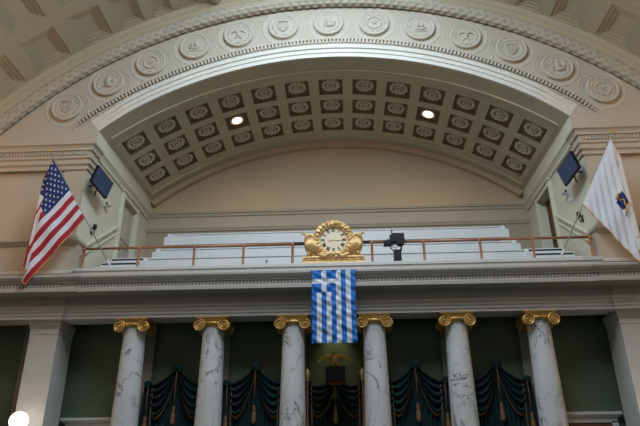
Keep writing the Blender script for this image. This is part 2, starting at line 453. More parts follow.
for sx, nm in ((-1, 'wall_gallery_left'), (1, 'wall_gallery_right')):
    X, X2, D0, D1, DB, DT, fr = jamb(sx, nm)
    d = MB(); xa = X+sx*(.10 if sx < 0 else .30)
    d.box(min(xa, xa+sx*.05), max(xa, xa+sx*.05), D0, D1, DB, DT)
    for z0, z1 in ((DB+.2, DB+1.1), (DB+1.3, DB+2.75)):
        for y0, y1 in ((D0+.15, D0+.67), (D0+.83, D1-.15)):
            for q in ((y0, y1, z0, z0+.04), (y0, y1, z1-.04, z1), (y0, y0+.04, z0, z1), (y1-.04, y1, z0, z1)):
                d.box(min(xa, xa-sx*.025), max(xa, xa-sx*.025), *q)
    dd = d.build('door_1' if sx < 0 else 'door_2', 'door' if sx < 0 else 'wood', kind=STR)
    fr.parent = dd
    h = MB(); h.tube([(xa-sx*.02, D0+.12, DB+.7), (xa-sx*.10, D0+.12, DB+.7), (xa-sx*.10, D0+.28, DB+.72)], .028, 8)
    h.box(xa-.03, xa+.03, D0+.07, D0+.17, DB+.55, DB+.85); h.build('door_handle', 'black' if sx < 0 else 'gold', dd)
    # sloping dado and handrail that climb with the side stair
    r = MB()
    for zz, th, out in ((0, .07, .10), (-.30, .05, .05)):
        y0, z0, y1, z1 = 18.75, 8.78+zz, 21.15, 10.45+zz
        xo = X-sx*out
        r.hexa([(min(X,xo), y0, z0), (max(X,xo), y0, z0), (max(X,xo), y1, z1), (min(X,xo), y1, z1),
                (min(X,xo), y0, z0+th), (max(X,xo), y0, z0+th), (max(X,xo), y1, z1+th), (min(X,xo), y1, z1+th)])
    r.build('trim_7' if sx < 0 else 'trim_8', 'jamb', kind=STR)

# ---- springing blocks at the ends of the arch, pier cornices and string courses
PC = [(0, 12.42), (.26, 12.42), (.26, 12.32), (.20, 12.28), (.16, 12.20), (.16, 12.12), (.09, 12.10), (.09, 11.92), (.13, 11.90), (.13, 11.82), (.07, 11.78), (.07, 11.70), (.10, 11.68), (.10, 11.60), (.03, 11.56), (.03, 11.45), (.06, 11.44), (.06, 11.40), (0, 11.38)]
CR = [(0, 12.49), (.20, 12.49), (.20, 12.39), (.15, 12.34), (.09, 12.25), (.07, 12.15), (0, 12.13)]
SC = [(0, 8.90), (.06, 8.88), (.06, 8.80), (.20, 8.76), (.20, 8.66), (.12, 8.60), (.05, 8.55), (0, 8.54)]
mb = MB(); mb.sweep([(-XS, YW), (-AJ, YW), (-AJ, 18.55)], PC); mb.build('trim_9', 'plaster', kind=STR)
mb = MB(); mb.sweep([(AJ, 18.55), (AJ, YW), (XS, YW)], PC); mb.build('trim_10', 'plaster', kind=STR)
for k, pth in enumerate(([(-AJ, 18.55), (-AJ, YB)], [(AJ, YB), (AJ, 18.55)])):
    mb = MB(); mb.sweep(pth, CR); mb.build('trim_%d' % (11+k), 'jamb', kind=STR)
for k, pth in enumerate(([(-XS, YW), (-AJ, YW), (-AJ, 18.5)], [(AJ, 18.5), (AJ, YW), (XS, YW)])):
    mb = MB(); mb.sweep(pth, SC); mb.build('trim_%d' % (13+k), 'plaster', kind=STR)
# dentils under the pier cornices
for k, sx in enumerate((-1, 1)):
    mb = MB(); x = AJ+.02
    while x < XS:
        mb.box(min(sx*x, sx*(x+.07)), max(sx*x, sx*(x+.07)), YW-.135, YW-.08, 11.95, 12.09); x += .115
    mb.build('trim_%d' % (15+k), 'plaster', kind=STR)

# ---- entablature of the colonnade and gallery front
J = .06
def epath(y): return [(-XS, y-J), (-A+.02, y-J), (-A+.02, y), (A-.02, y), (A-.02, y-J), (XS, y-J)]
EN = [(0, 7.30), (.50, 7.24), (.66, 7.16), (.66, 7.10), (.60, 7.02), (.54, 6.98), (.54, 6.95), (.47, 6.94), (.47, 6.80),
      (.57, 6.79), (.62, 6.76), (.62, 6.655), (.56, 6.635), (.14, 6.66), (.05, 6.60), (0, 6.56), (0, 6.35)]
AR = [(0, 6.36), (.13, 6.34), (.13, 6.27), (.08, 6.25), (.08, 6.16), (.045, 6.15), (.045, 6.06), (.01, 6.05), (.01, 5.96), (-.75, 5.96), (-.75, 6.5)]
mb = MB(); mb.sweep(epath(17.64), AR, caps=False); mb.build('trim_22', 'archi_lit', kind=STR)
mb = MB(); mb.sweep(epath(17.64), EN, caps=False); mb.build('trim_17', 'frieze', kind=STR)
mb = MB(); x = -XS
while x < XS:
    j = J if abs(x+.025) > A-.02 else 0
    mb.lathe([(.001, 0), (.030, .01), (.034, .10), (.001, .135)], (x+.03, 17.145-j, 6.80), 6)
    x += .105
mb.build('trim_18', 'frieze', kind=STR)
# parapet coping that carries rail and clock
mb = MB(); mb.sweep([(-XS, YW-.01), (-A+.05, YW-.01), (-A+.05, 17.80), (A-.05, 17.80), (A-.05, YW-.01), (XS, YW-.01)], [(-.6, 7.2), (-.6, 7.66), (.04, 7.66), (.06, 7.64), (.06, 7.55), (.02, 7.53), (.02, 7.25)], caps=False)
mb.build('wall_parapet', 'stone', kind=STR)
mb = MB(); mb.box(-AJ, AJ, 18.38, YB, 7.1, 7.3); mb.build('floor_gallery', 'wood', kind=STR)
mb = MB(); mb.box(-XS, XS, 18.36, 19.3, 6.42, 6.5); mb.build('ceiling_porch', 'greentrim', kind=STR)

# ---- green wall behind the columns, with its own flat pilasters
mb = MB(); mb.box(-XS, XS, 19.1, 19.3, 0, 6.45); mb.build('wall_rear', 'green', kind=STR)
COLX = [(i-2.5)*2.48 for i in range(6)]
for i, x in enumerate(COLX + [-9.92, 9.92]):
    mb = MB(); mb.box(x-.33, x+.33, 19.0, 19.099, 0, 6.2); mb.box(x-.37, x+.37, 18.97, 19.099, 6.05, 6.2); mb.box(x-.35, x+.35, 18.985, 19.099, 5.9, 5.95)
    tag(mb.build('flat_pilaster', 'greentrim'),
        ('grey green flat pilaster on the rear wall behind the %s marble column from the left' % ORD[i]) if i < 6 else
        ('grey green flat pilaster left of the left stone pier on the green wall' if x < 0 else 'grey green flat pilaster right of the right stone pier on the green wall'), 'pilaster', 'rear wall pilasters')
# outer doorways
for k, sx in enumerate((-1, 1)):
    mb = MB()
    x0, x1 = 6.62, 8.55
    def bx(a, b, *q): mb.box(min(sx*a, sx*b), max(sx*a, sx*b), *q)
    bx(x0+.12, x1-.12, 19.0, 19.1, 2.86, 3.02); bx(x0+.05, x1-.05, 18.93, 19.1, 3.02, 3.08); bx(x0, x1, 18.88, 19.1, 3.08, 3.16)
    bx(x0+.12, x0+.3, 19.0, 19.1, 0, 2.9); bx(x1-.3, x1-.12, 19.0, 19.1, 0, 2.9)
    fr = mb.build('trim_%d' % (20+k), 'stone', kind=STR)
    mb = MB(); bx(x0+.3, x1-.3, 19.03, 19.1, 0, 2.86)
    for a, b in ((x0+.4, x0+.95), (x1-.95, x1-.4)):
        for c, d in ((.2, 1.1), (1.3, 2.7)):
            bx(a, b, 19.0, 19.03, c, c+.05); bx(a, b, 19.0, 19.03, d-.05, d); bx(a, a+.05, 19.0, 19.03, c, d); bx(b-.05, b, 19.0, 19.03, c, d)
    dd = mb.build('door_%d' % (3+k), 'wood', kind=STR)
    h = MB(); h.ball((sx*(x0+.38), 18.97, 1.05), .035, 8); h.build('door_handle', 'gold', dd)

# ---- stone piers (square pilasters) at the ends of the colonnade
for sx, nm in ((-1, 'left'), (1, 'right')):
    t = thing('stone_pilaster', 'square pale stone pilaster with beaded capital at the %s end of the colonnade' % nm, 'pilaster', (sx*9.015, 18.2, 0), group='stone pilasters')
    a = .445; y0, y1 = -.36, .65
    mb = MB()
    for z0, z1 in ((.35, 1.85), (1.86, 3.555), (3.565, 5.56)): mb.box(-a, a, y0, y1, z0, z1)
    mb.box(-a+.01, a-.01, y0+.01, y1, .3, 5.58)
    mb.build('shaft', 'stone', t)
    mb = MB(); mb.box(-a-.08, a+.08, y0-.08, y1, 0, .22); mb.box(-a-.04, a+.04, y0-.04, y1, .22, .35); mb.build('base', 'stone', t)
    mb = MB()
    path = [(-a, y1), (-a, y0), (a, y0), (a, y1)]
    # walk so that the room lies on the right hand
    mb.sweep(path[::-1][::-1], [(0, 5.56), (.02, 5.56), (.02, 5.60), (.008, 5.61), (.008, 5.72), (.03, 5.73), (.03, 5.78), (.05, 5.84), (.07, 5.88), (.07, 5.958), (-.3, 5.958)][::-1])
    cap = mb.build('capital', 'stone', t)
    mb = MB(); x = -a-.02
    while x < a+.02: mb.ball((x+.02, y0-.035, 5.755), .026, 4); x += .07
    y = y0
    while y < y1: mb.ball((a+.035, y, 5.755), .026, 4); mb.ball((-a-.035, y, 5.755), .026, 4); y += .07
    mb.build('bead_row', 'stone', cap)

# ================================================================== THINGS
# ---- marble columns
def spiral(cx, cz, y, sgn, r0=.185, turns=2.2, n=44):
    pts = []; rr = []
    for i in range(n+1):
        q = i/n; r = r0*(1-.86*q); a = PI/2 - sgn*2*PI*turns*q
        pts.append((cx+r*cos(a), y, cz+r*sin(a))); rr.append(.030*(1-.6*q))
    return pts, rr
def make_column():
    t = thing('marble_column', '', 'column', (0, 18, 0))
    mb = MB(); prof = []
    for i in range(25):
        q = i/24; z = .42+q*(5.62-.42); r = .425 - .095*(q**1.35); prof.append((r, z))
    prof.append((.345, 5.63)); prof.append((.345, 5.67)); prof.append((.33, 5.68)); prof.append((.33, 5.75))
    mb.lathe(prof, n=40); mb.build('shaft', 'marble', t, auto=40)
    mb = MB(); mb.box(-.58, .58, -.35, .35, 0, .14) if False else mb.lathe([(.56, 0), (.57, .06), (.57, .14), (.50, .15), (.50, .2), (.53, .24), (.53, .30), (.46, .34), (.45, .40), (.43, .42)], n=40)
    mb.build('base', 'stone', t, auto=40)
    # gilded Ionic capital
    mb = MB()
    mb.lathe([(.34, 5.66), (.40, 5.70), (.43, 5.76), (.42, 5.80)], n=32)
    mb.box(-.44, .44, -.36, .36, 5.79, 5.875)
    for s in (-1, 1):               # channel between volutes, hanging slightly
        pts = [(-.38+.76*i/12, s*.37, 5.862-.012*sin(PI*i/12)) for i in range(13)]
        mb.tube(pts, .022, 6)
    cap = mb.build('capital', 'gold', t, auto=40)
    for sx in (-1, 1):
        mb = MB()
        cx, cz = sx*.385, 5.695
        for sy in (-1, 1):
            mb.lathe([(.175, 0), (.175, sy*-.05)], (cx, sy*.37, cz), 28, 'y')
            pts, rr = spiral(cx, cz, sy*.385, -sx); mb.tube(pts, rr, 6)
            mb.ball((cx, sy*.385, cz), .035, 6)
        # bolster joining the front and rear scroll
        mb.lathe([(.17, -.34), (.13, -.2), (.10, 0), (.13, .2), (.17, .34)], (cx, 0, cz), 20, 'y')
        mb.build('volute', 'gold', cap, auto=40)
    mb = MB(); mb.box(-.47, .47, -.39, .39, 5.885, 5.905); mb.box(-.49, .49, -.41, .41, 5.94, 5.958)
    mb.box(-.45, .45, -.38, .38, 5.90, 5.945)
    for i in range(15):
        for s in (-1, 1):
            mb.ball((-.455+.065*i, s*.405, 5.922), .026, 4)
            if abs(-.38+.0543*i) < .39: mb.ball((s*.475, -.38+.0543*i, 5.922), .024, 4)
    mb.build('abacus', 'gold', cap)
    mb = MB()
    for i in range(5): mb.ball((-.16+.08*i, -.40, 5.755), .035, 5, sc=(.8, .8, 1.4)); mb.ball((-.16+.08*i, .40, 5.755), .035, 5, sc=(.8, .8, 1.4))
    mb.build('egg_row', 'gold', cap)
    return t
c0 = make_column(); c0.location.x = COLX[0]
for i, x in enumerate(COLX):
    lab = 'veined white marble column with gilded scroll capital, %s from the left' % ORD[i]
    if i == 2: lab = 'white marble column with gilded capital just left of the blue striped flag'
    if i == 3: lab = 'white marble column with gilded capital just right of the blue striped flag'
    if i == 5: lab = 'veined white marble column with gilded scroll capital, nearest the right pilaster'
    if i == 0: c0['label'] = lab; c0['group'] = 'marble columns'
    else: dup(c0, (x, 18, 0), (0,0,0), lab, 'marble columns')

# ---- relief medallions on the arch
def emblem(k, m):
    rnd = random.Random(k*13+5)
    y = -.115
    kind = k % 5
    def blob(x, z, r, sx=1, sz=1): m.ball((x, y+.01, z), r*1.15, 5, sc=(sx, .7, sz))
    if kind == 0:      # shield
        o = [(-.2, .22), (.2, .22), (.2, 0), (.13, -.15), (0, -.25), (-.13, -.15), (-.2, 0)]
        m.tube([(a, y, b) for a, b in o+o[:1]], .028, 5)
        for a in (-.1, 0, .1): m.tube([(a, y, .18), (a, y, -.1)], .018, 5)
    elif kind == 1:    # seated figure with staff
        blob(0, .2, .07); blob(0, .03, .12, .8, 1.2); blob(.06, -.14, .12, 1.4, .7); m.tube([(-.18, y, -.25), (-.14, y, .27)], .016, 5); blob(.22, .02, .07, 1, 1.6)
    elif kind == 2:    # wreath and star
        for i in range(18): a = 2*PI*i/18; blob(.27*cos(a), .27*sin(a), .05)
        for i in range(5): a = PI/2+2*PI*i/5; m.tube([(0, y, 0), (.14*cos(a), y, .14*sin(a))], [.04, .008], 5)
    elif kind == 3:    # ship on waves
        m.tube([(-.2, y, -.06), (-.12, y, -.12), (.12, y, -.12), (.22, y, -.04)], .035, 6)
        m.tube([(0, y, -.1), (0, y, .26)], .015, 5); blob(.08, .1, .09, .8, 1.2); blob(-.09, .08, .08, .8, 1.2)
        for i in range(6): blob(-.22+.09*i, -.21, .04)
    else:              # spread bird
        blob(0, 0, .08, 1, 1.6); blob(0, .17, .05)
        for s in (-1, 1): m.tube([(0, y, .06), (s*.16, y, .16), (s*.28, y, .02)], [.05, .05, .015], 6); m.tube([(0, y, -.1), (s*.14, y, -.22)], [.03, .015], 5)
    for i in range(22):
        a = 2*PI*i/22+rnd.random()*.1; blob(.41*cos(a), .41*sin(a), .022+.012*rnd.random())
MEDN = ['shield', 'figure with a staff', 'wreath around a star', 'ship', 'spread bird']
for k in range(13):
    th = 6.55*(k-6); R = 15.40
    where = ['leftmost on the arch', 'second from the left end of the arch', 'third from the left end of the arch', 'fourth from the left end of the arch', 'fifth from the left end of the arch',
             'just left of the arch crown', 'at the crown of the arch', 'just right of the arch crown', 'fifth from the right end of the arch', 'fourth from the right end of the arch', 'third from the right end of the arch', 'second from the right end of the arch', 'rightmost on the arch'][k]
    t = thing('relief_medallion', 'round pale plaster medallion with low relief, %s' % where, 'medallion', (R*sin(rad(th)), YW, CZ+R*cos(rad(th))), group='plaster medallions on the arch')
    mb = MB(); mb.lathe([(.575, .0), (.575, -.10), (.55, -.125), (.51, -.125), (.49, -.10), (.46, -.095), (.001, -.10)], n=48, axis='y'); mb.build('disc', 'relief', t, auto=35)
    mb = MB(); emblem(k, mb); mb.build('emblem', 'relief', t, smooth=True)
    mb = MB(); mb.lathe([(.66, .004), (.68, -.014), (.71, -.014), (.79, -.004), (.80, -.016), (.82, -.016), (.83, .004)], n=48, axis='y', cap=False); mb.build('outer_ring', 'relief', t, smooth=True)

# ---- rosettes in the gallery ceiling coffers, with two recessed lamps among them
def polar(hfun, r0, r1, nr, na, z0=0):
    m = MB(); rows = []
    for i in range(nr+1):
        r = r0+(r1-r0)*i/nr; row = []
        for j in range(na):
            a = 2*PI*j/na; rr, h = hfun(r, a); row.append((rr*cos(a), rr*sin(a), z0-h))
        rows.append(row)
    m.grid(rows, 0, True); return m
def make_rosette():
    t = thing('ceiling_rosette', '', 'rosette')
    def outer(r, a):
        q = (r-.225)/.145; s = abs(sin(6*a)); rr = r*(1+.12*(s-.5)*max(0, q))
        return rr, .0+.095*sin(PI*min(1, max(0, q*.97+.03)))**.7*(.5+.5*s)
    polar(outer, .225, .37, 7, 96, 0).build('outer_petals', 'rosette', t, smooth=True)
    def inner(r, a):
        q = (r-.085)/.09; s = abs(sin(4*a+.3)); return r*(1+.10*(s-.5)*q), .01+.085*sin(PI*min(1, max(0, q)))**.7*(.6+.4*s)
    polar(inner, .085, .175, 5, 64, 0).build('inner_petals', 'rosette', t, smooth=True)
    m = MB(); m.ball((0, 0, -.055), .045, 6); m.build('boss', 'rosette', t, smooth=True)
    m = MB()
    for sx in (-1, 1):
        for sy in (-1, 1):
            for k in range(3):
                a = math.atan2(sy, sx)+(k-1)*.55
                m.ball((sx*.355+.05*cos(a), sy*.365+.05*sin(a), -.02), .035, 4, sc=(1, 1, .6))
    m.build('corner_leaves', 'coffer', t, smooth=True)
    return t
def make_downlight():
    t = thing('recessed_lamp', '', 'ceiling lamp')
    m = MB(); m.lathe([(.30, .0), (.30, -.05), (.27, -.07), (.24, -.05), (.24, 0)], n=32, cap=False); m.build('lamp_ring', 'rosette', t, smooth=True)
    m = MB(); m.ball((0, 0, -.03), .21, 8, sc=(1, 1, .45)); m.build('lamp_glass', 'bulb', t, smooth=True)
    return t
r0 = None; lampo = None
RN = ['front', 'middle', 'rear']
for row, (ya, yb) in enumerate(CY):
    for k, c in enumerate(CA):
        yc = (ya+yb)/2; R = RA+.098
        loc = (R*sin(rad(c)), yc, CZ+R*cos(rad(c))); rot = (0, rad(c), 0)
        if row == 1 and k in (3, 9):
            lab = 'glowing round lamp recessed in a coffer on the %s side of the gallery ceiling' % ('left' if k == 3 else 'right')
            if lampo is None: lampo = make_downlight(); lampo.location = loc; lampo.rotation_euler = rot; lampo['label'] = lab; lampo['group'] = 'recessed lamps in the coffers'
            else: dup(lampo, loc, rot, lab)
            R2 = RA-.2
            lamp('recessed_lamp_light', 'SPOT', (R2*sin(rad(c)), yc, CZ+R2*cos(rad(c))), 160, WARM, (0, 0, 0), angle=rad(150), blend=.8, radius=.15)
        else:
            pos = 'middle' if k == 6 else (ORD[k]+' from the left' if k < 6 else ORD[12-k]+' from the right')
            if pos.startswith('first'): pos = 'outermost' + pos[5:]; pos = pos.replace('outermost from the left', 'at the left end').replace('outermost from the right', 'at the right end')
            lab = 'plaster rosette in the %s coffer row of the gallery ceiling, %s' % (RN[row], pos)
            if r0 is None: r0 = make_rosette(); r0.location = loc; r0.rotation_euler = rot; r0['label'] = lab; r0['group'] = 'rosettes in the ceiling coffers'
            else: dup(r0, loc, rot, lab)

# ---- gallery stairs platform and benches
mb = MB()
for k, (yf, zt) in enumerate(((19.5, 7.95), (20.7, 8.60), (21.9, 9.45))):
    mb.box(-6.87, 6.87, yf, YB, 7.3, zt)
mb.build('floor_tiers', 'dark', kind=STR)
for k, (yf, z0, z1) in enumerate(((19.42, 7.95, 8.53), (20.62, 8.98, 9.31), (21.82, 9.93, 10.38))):
    t = thing('gallery_bench', 'long white gallery bench, %s row behind the brass rail' % ['front', 'middle', 'top'][k], 'bench', (0, yf, 0), group='white gallery benches')
    zb = [7.95, 8.60, 9.45][k]
    L = 6.72
    mb = MB(); mb.box(-L+.12, L-.12, 0, .05, z0, z1-.03); mb.build('back_panel', 'white', t)
    mb = MB(); mb.box(-L+.1, L-.1, -.03, .09, z1-.035, z1+.01); mb.build('top_rail', 'white', t)
    mb = MB(); mb.box(-L+.12, L-.12, .02, .5, z0+.02, z0+.07) if k else mb.box(-L+.12, L-.12, .02, .5, 8.35, 8.40)
    mb.build('seat', 'white', t)
    for s in (-1, 1):
        # scrolled bench end
        o = [(-.05, z0 if k == 0 else z0-.02), (-.05, z1-.08), (-.02, z1+.03), (.10, z1+.06), (.16, z1), (.16, z1-.1), (.42, z1-.16), (.5, z1-.22), (.5, zb), (.05, zb), (.05, z0)]
        mb = MB(); a, b = s*(L-.14), s*L
        mb.poly([(a, y, z) for y, z in o]); mb.poly([(b, y, z) for y, z in o])
        for i in range(len(o)):
            j = (i+1) % len(o); mb.poly([(a, *o[i]), (b, *o[i]), (b, *o[j]), (a, *o[j])])
        mb.build('bench_end', 'white', t)
        mb = MB(); zt = z1-.13; xa, xb = sorted((s*L, s*(L+.13))); mb.box(xa, xb, -.04, .12, z0-.02, zt); mb.tube([(xa, .04, zt), (xb, .04, zt)], .05, 10); mb.build('end_newel', 'white', t)
    for i in range(5):
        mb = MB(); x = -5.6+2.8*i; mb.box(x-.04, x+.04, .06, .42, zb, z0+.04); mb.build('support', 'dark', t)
for sx, nm in ((-1, 'left'), (1, 'right')):
    t = thing('side_stair', 'white stair with dark risers climbing to the %s gallery door' % nm, 'stair', (sx*7.65, 19.2, 7.3), group='gallery side stairs')
    for i, (yy, z, lft) in enumerate(((0, .77, -.76), (.3, 1.04, -.62), (.6, 1.30, -.40))):
        x0, x1 = (lft, .76) if sx < 0 else (-.76, -lft)
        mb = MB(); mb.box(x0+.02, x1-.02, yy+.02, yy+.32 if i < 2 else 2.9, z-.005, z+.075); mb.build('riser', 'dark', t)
        mb = MB(); mb.box(x0, x1, yy-.03, yy+.30 if i < 2 else 2.9, z-.20 if i else 0, z-.005); mb.build('tread', 'white', t)
        mb = MB(); mb.box(x0, x1, yy+.0, yy+.34 if i < 2 else 2.9, z+.075, z+.11); mb.build('nosing', 'white', t)
# ---- brass railings
def railing(xs, nm, lab, endx):
    t = thing(nm, lab, 'railing', (0, 18.1, 7.66), group='brass gallery railings')
    x0, x1 = min(xs[0], xs[-1]), max(xs[0], xs[-1])
    for x in xs:
        mb = MB(); mb.lathe([(.075, 0), (.075, .02), (.05, .05), (.042, .08), (.042, .72), (.055, .75), (.055, .80), (.03, .83), (.001, .84)], (x, 0, 0), 16); mb.build('post', 'brass', t, auto=40)
    mb = MB(); mb.tube([(x0, 0, .785), (x1, 0, .785)], .042, 10); mb.build('rail', 'brass', t, smooth=True)
    mb = MB(); s = 1 if endx > 0 else -1
    mb.tube([(endx, 0, .785), (endx+s*.07, .02, .80), (endx+s*.10, .10, .74), (endx+s*.05, .22, .62), (endx+s*.02, .28, .72), (endx, .3, .78)], .035, 8)
    mb.build('scroll_end', 'brass', t, smooth=True)
railing([-8.28, -6.43, -4.57, -2.93, -1.31], 'brass_railing', 'copper coloured brass railing on the gallery front left of the clock', -8.28)
railing([1.29, 2.97, 4.79, 6.46, 8.30], 'brass_railing', 'copper coloured brass railing on the gallery front right of the clock', 8.30)

# ---- gilded clock
def make_clock():
    t = thing('gilded_clock', 'gilded wreathed clock with roman dial on the gallery front', 'clock', (.04, 18.0, 7.66))
    mb = MB(); mb.box(-1.03, 1.03, -.16, .22, 0, .08); mb.box(-1.0, 1.0, -.13, .2, .08, .20); mb.box(-.97, .97, -.17, .2, .20, .26)
    for i in range(26): mb.ball((-.95+.076*i, -.14, .14), .035, 5)
    mb.build('base', 'palegold', t)
    C = (0, -.08, .82)
    mb = MB(); mb.lathe([(.45, .06), (.45, -.02), (.001, -.02)], C, 48, 'y'); mb.build('dial', 'dial', t)
    mb = MB(); rows = []
    for i in range(240):
        a = 2*PI*i/240; row = []
        for j in range(21):
            b = 2*PI*j/20
            lump = .85+.45*abs(sin(a*13+1.5*sin(b)))*abs(sin(b*2.5+a*4))+.12*sin(a*31+b*5)
            r = .56+.095*lump*cos(b)*(1.15 if sin(a) > .5 else 1); y = -.02+.11*lump*sin(b)
            row.append((C[0]+r*cos(a), C[1]+y, C[2]+r*sin(a)))
        rows.append(row)
    rows.append(rows[0]); mb.grid(rows); mb.build('wreath', 'palegold', t, smooth=True)
    mb = MB(); mb.lathe([(.43, -.01), (.43, -.06), (.47, -.09), (.50, -.05), (.50, .05)], C, 48, 'y', cap=False); mb.build('bezel', 'palegold', t, smooth=True)
    NUM = ['XII', 'I', 'II', 'III', 'IIII', 'V', 'VI', 'VII', 'VIII', 'IX', 'X', 'XI']
    for h, s in enumerate(NUM):
        m = MB(); a = PI/2-h*PI/6; up = Vector((cos(a), 0, sin(a))); rt = Vector((sin(a), 0, -cos(a)))
        ctr = Vector(C)+up*.345+Vector((0, -.03, 0))
        wd = {'I': .028, 'V': .058, 'X': .058}; W = sum(wd[c] for c in s); x = -W/2
        def stroke(x0, z0, x1, z1, th):
            p0 = ctr+rt*x0+up*z0; p1 = ctr+rt*x1+up*z1; d = (p1-p0).normalized(); n = Vector((d.z, 0, -d.x))*th
            m.hexa([p0-n, p0+n, p0+n+Vector((0,.012,0)), p0-n+Vector((0,.012,0)), p1-n, p1+n, p1+n+Vector((0,.012,0)), p1-n+Vector((0,.012,0))])
        H = .050
        for c in s:
            w_ = wd[c]
            if c == 'I': stroke(x+w_/2, -H, x+w_/2, H, .0075)
            if c == 'V': stroke(x+.012, H, x+w_/2, -H, .009); stroke(x+w_-.012, H, x+w_/2, -H, .007)
            if c == 'X': stroke(x+.012, H, x+w_-.012, -H, .009); stroke(x+w_-.012, H, x+.012, -H, .007)
            x += w_
        stroke(-W/2, H, W/2, H, .004); stroke(-W/2, -H, W/2, -H, .004)
        m.build('numeral', 'ink', t)
    for nm, ang, ln, wd_ in (('minute_hand', 0, .30, .014), ('hour_hand', PI+.12, .20, .02)):
        m = MB(); d = Vector((cos(ang), 0, sin(ang))); n = Vector((-d.z, 0, d.x)); b = Vector(C)+Vector((0, -.045, 0))
        pts = [b-d*.05, b+d*ln*.6+n*wd_, b+d*ln, b+d*ln*.6-n*wd_]
        q = Vector((0, .008, 0)); m.poly(pts); m.poly([x+q for x in pts])
        for i in range(4): m.poly([pts[i], pts[(i+1) % 4], pts[(i+1) % 4]+q, pts[i]+q])
        m.build(nm, 'palegold', t)
    # leafy scroll under the dial
    m = MB()
    for s in (-1, 1):
        pts = [(s*(.02+.52*i/10), -.17, .30+.05*sin(i*.9)-.03*i/10) for i in range(11)]
        m.tube(pts, [.05, .07, .06, .08, .06, .07, .06, .07, .05, .04, .02], 8)
    m.ball((0, -.18, .31), .08, 7); m.build('scroll_ornament', 'palegold', t, smooth=True)
    # a winged bird either side, facing outward
    for s in (-1, 1):
        m = MB()
        pts = [(s*.52, .0, .27), (s*.66, -.02, .36), (s*.80, -.03, .55), (s*.86, -.03, .75), (s*.86, -.04, .92), (s*.87, -.06, 1.02), (s*.92, -.07, 1.07), (s*.99, -.07, 1.055), (s*1.04, -.07, 1.06)]
        m.tube(pts, [.06, .11, .13, .12, .09, .06, .055, .03, .008], 14)
        for q in (-1, 1): m.tube([(s*.78, -.05+q*.06, .42), (s*.84, -.10+q*.05, .27)], [.07, .04], 8)
        b = m.build('side_figure', 'palegold', t, smooth=True)
        m = MB()
        # folded wing: overlapping feathers rising from the base to the shoulder
        for i in range(9):
            q = i/8
            x0 = s*(.56+.34*q); z0 = .86-.12*q+.10*sin(PI*q)
            x1 = s*(.50+.22*q); z1 = .30+.10*q
            m.tube([(x0, -.14-.015*i, z0), ((x0+x1)/2+s*.05, -.20-.01*i, (z0+z1)/2), (x1, -.13, z1)], [.035, .055, .01], 6)
        m.tube([(s*.50, -.12, .62), (s*.60, -.18, .88), (s*.74, -.20, .98), (s*.88, -.16, .88), (s*.95, -.12, .70)], [.03, .05, .06, .05, .02], 8)
        m.build('wing', 'palegold', b, smooth=True)
    return t
make_clock()

# ---- eagle over the central canopy
def make_eagle():
    t = thing('gilded_eagle', 'gilded eagle with spread wings perched on the dark central canopy', 'eagle sculpture', (.02, 18.42, 4.545))
    m = MB()
    pts = [(0, .05, .05), (0, .03, .10), (0, -.02, .18), (0, -.06, .26), (0, -.09, .33), (-.01, -.12, .375), (-.03, -.17, .37), (-.05, -.21, .345)]
    m.tube(pts, [.05, .08, .11, .10, .06, .05, .035, .008], 14)
    for s in (-1, 1): m.tube([(s*.05, 0, .12), (s*.07, -.03, .05), (s*.07, -.05, 0)], [.045, .03, .02], 8)
    m.build('body', 'eaglegold', t, smooth=True)
    m = MB()
    for i in range(5): m.tube([(0, .05, .1), ((i-2)*.05, .1, -.02)], [.04, .03], 6)
    m.build('tail', 'eaglegold', t, smooth=True)
    for s in (-1, 1):
        m = MB()
        m.tube([(s*.05, 0, .22), (s*.17, -.03, .29), (s*.30, -.03, .29), (s*.43, -.01, .23), (s*.54, .02, .15)], [.05, .05, .045, .03, .01], 8)
        for i in range(10):
            q = i/9; x = s*(.08+.40*q); z = .25+.05*sin(PI*q)-.06*q
            m.tube([(x, .01, z), (x+s*.03, .02, z-.05), (x+s*(.03+.05*q), .04, z-.12+.03*q)], [.03, .032, .008], 6)
        m.build('wing', 'eaglegold', t, smooth=True)
    return t
make_eagle()

# ---- draped curtains
def swag(m, fr, sgn, zt, zs, hw, low):
    NU_, NV_ = 26, 44; rows = []; edge = []
    for j in range(NV_+1):
        v = j/NV_; row = []
        A0 = Vector((sgn*.03, -.06, zt-.14*v)); B0 = Vector((sgn*hw, -.02, zs-.22*v))
        sag = .10+(low-.02)*v
        for i in range(NU_+1):
            u = i/NU_; p = A0.lerp(B0, u); bell = (4*u*(1-u))**.85
            x = p.x + sgn*.05*sin(PI*u)*v
            z = p.z - sag*bell
            y = p.y - (.05+.10*sin(PI*v))*bell - .075*sin(v*2*PI*4.5+.4)*bell**.5
            row.append((x, y, z))
        rows.append(row); edge = row
    m.grid(rows)
    fr.grid([[(a, b-.012, c+.05) for a, b, c in edge], [(a, b-.035, c-.01) for a, b, c in edge], [(a, b-.015, c-.07) for a, b, c in edge]])
def tassel(t, x, ztop, z0):
    m = MB(); m.tube([(x, -.20, ztop), (x+.005, -.21, (ztop+z0)/2), (x, -.20, z0)], .014, 6); c = m.build('cord', 'tassel', t, smooth=True)
    m = MB(); m.lathe([(.001, .03), (.035, .02), (.045, -.01), (.03, -.05), (.05, -.07), (.05, -.10), (.035, -.13), (.06, -.2), (.075, -.45), (.07, -.52), (.001, -.53)], (x, -.20, z0), 12, cap=False)
    m.build('tassel', 'tassel', c, smooth=True)
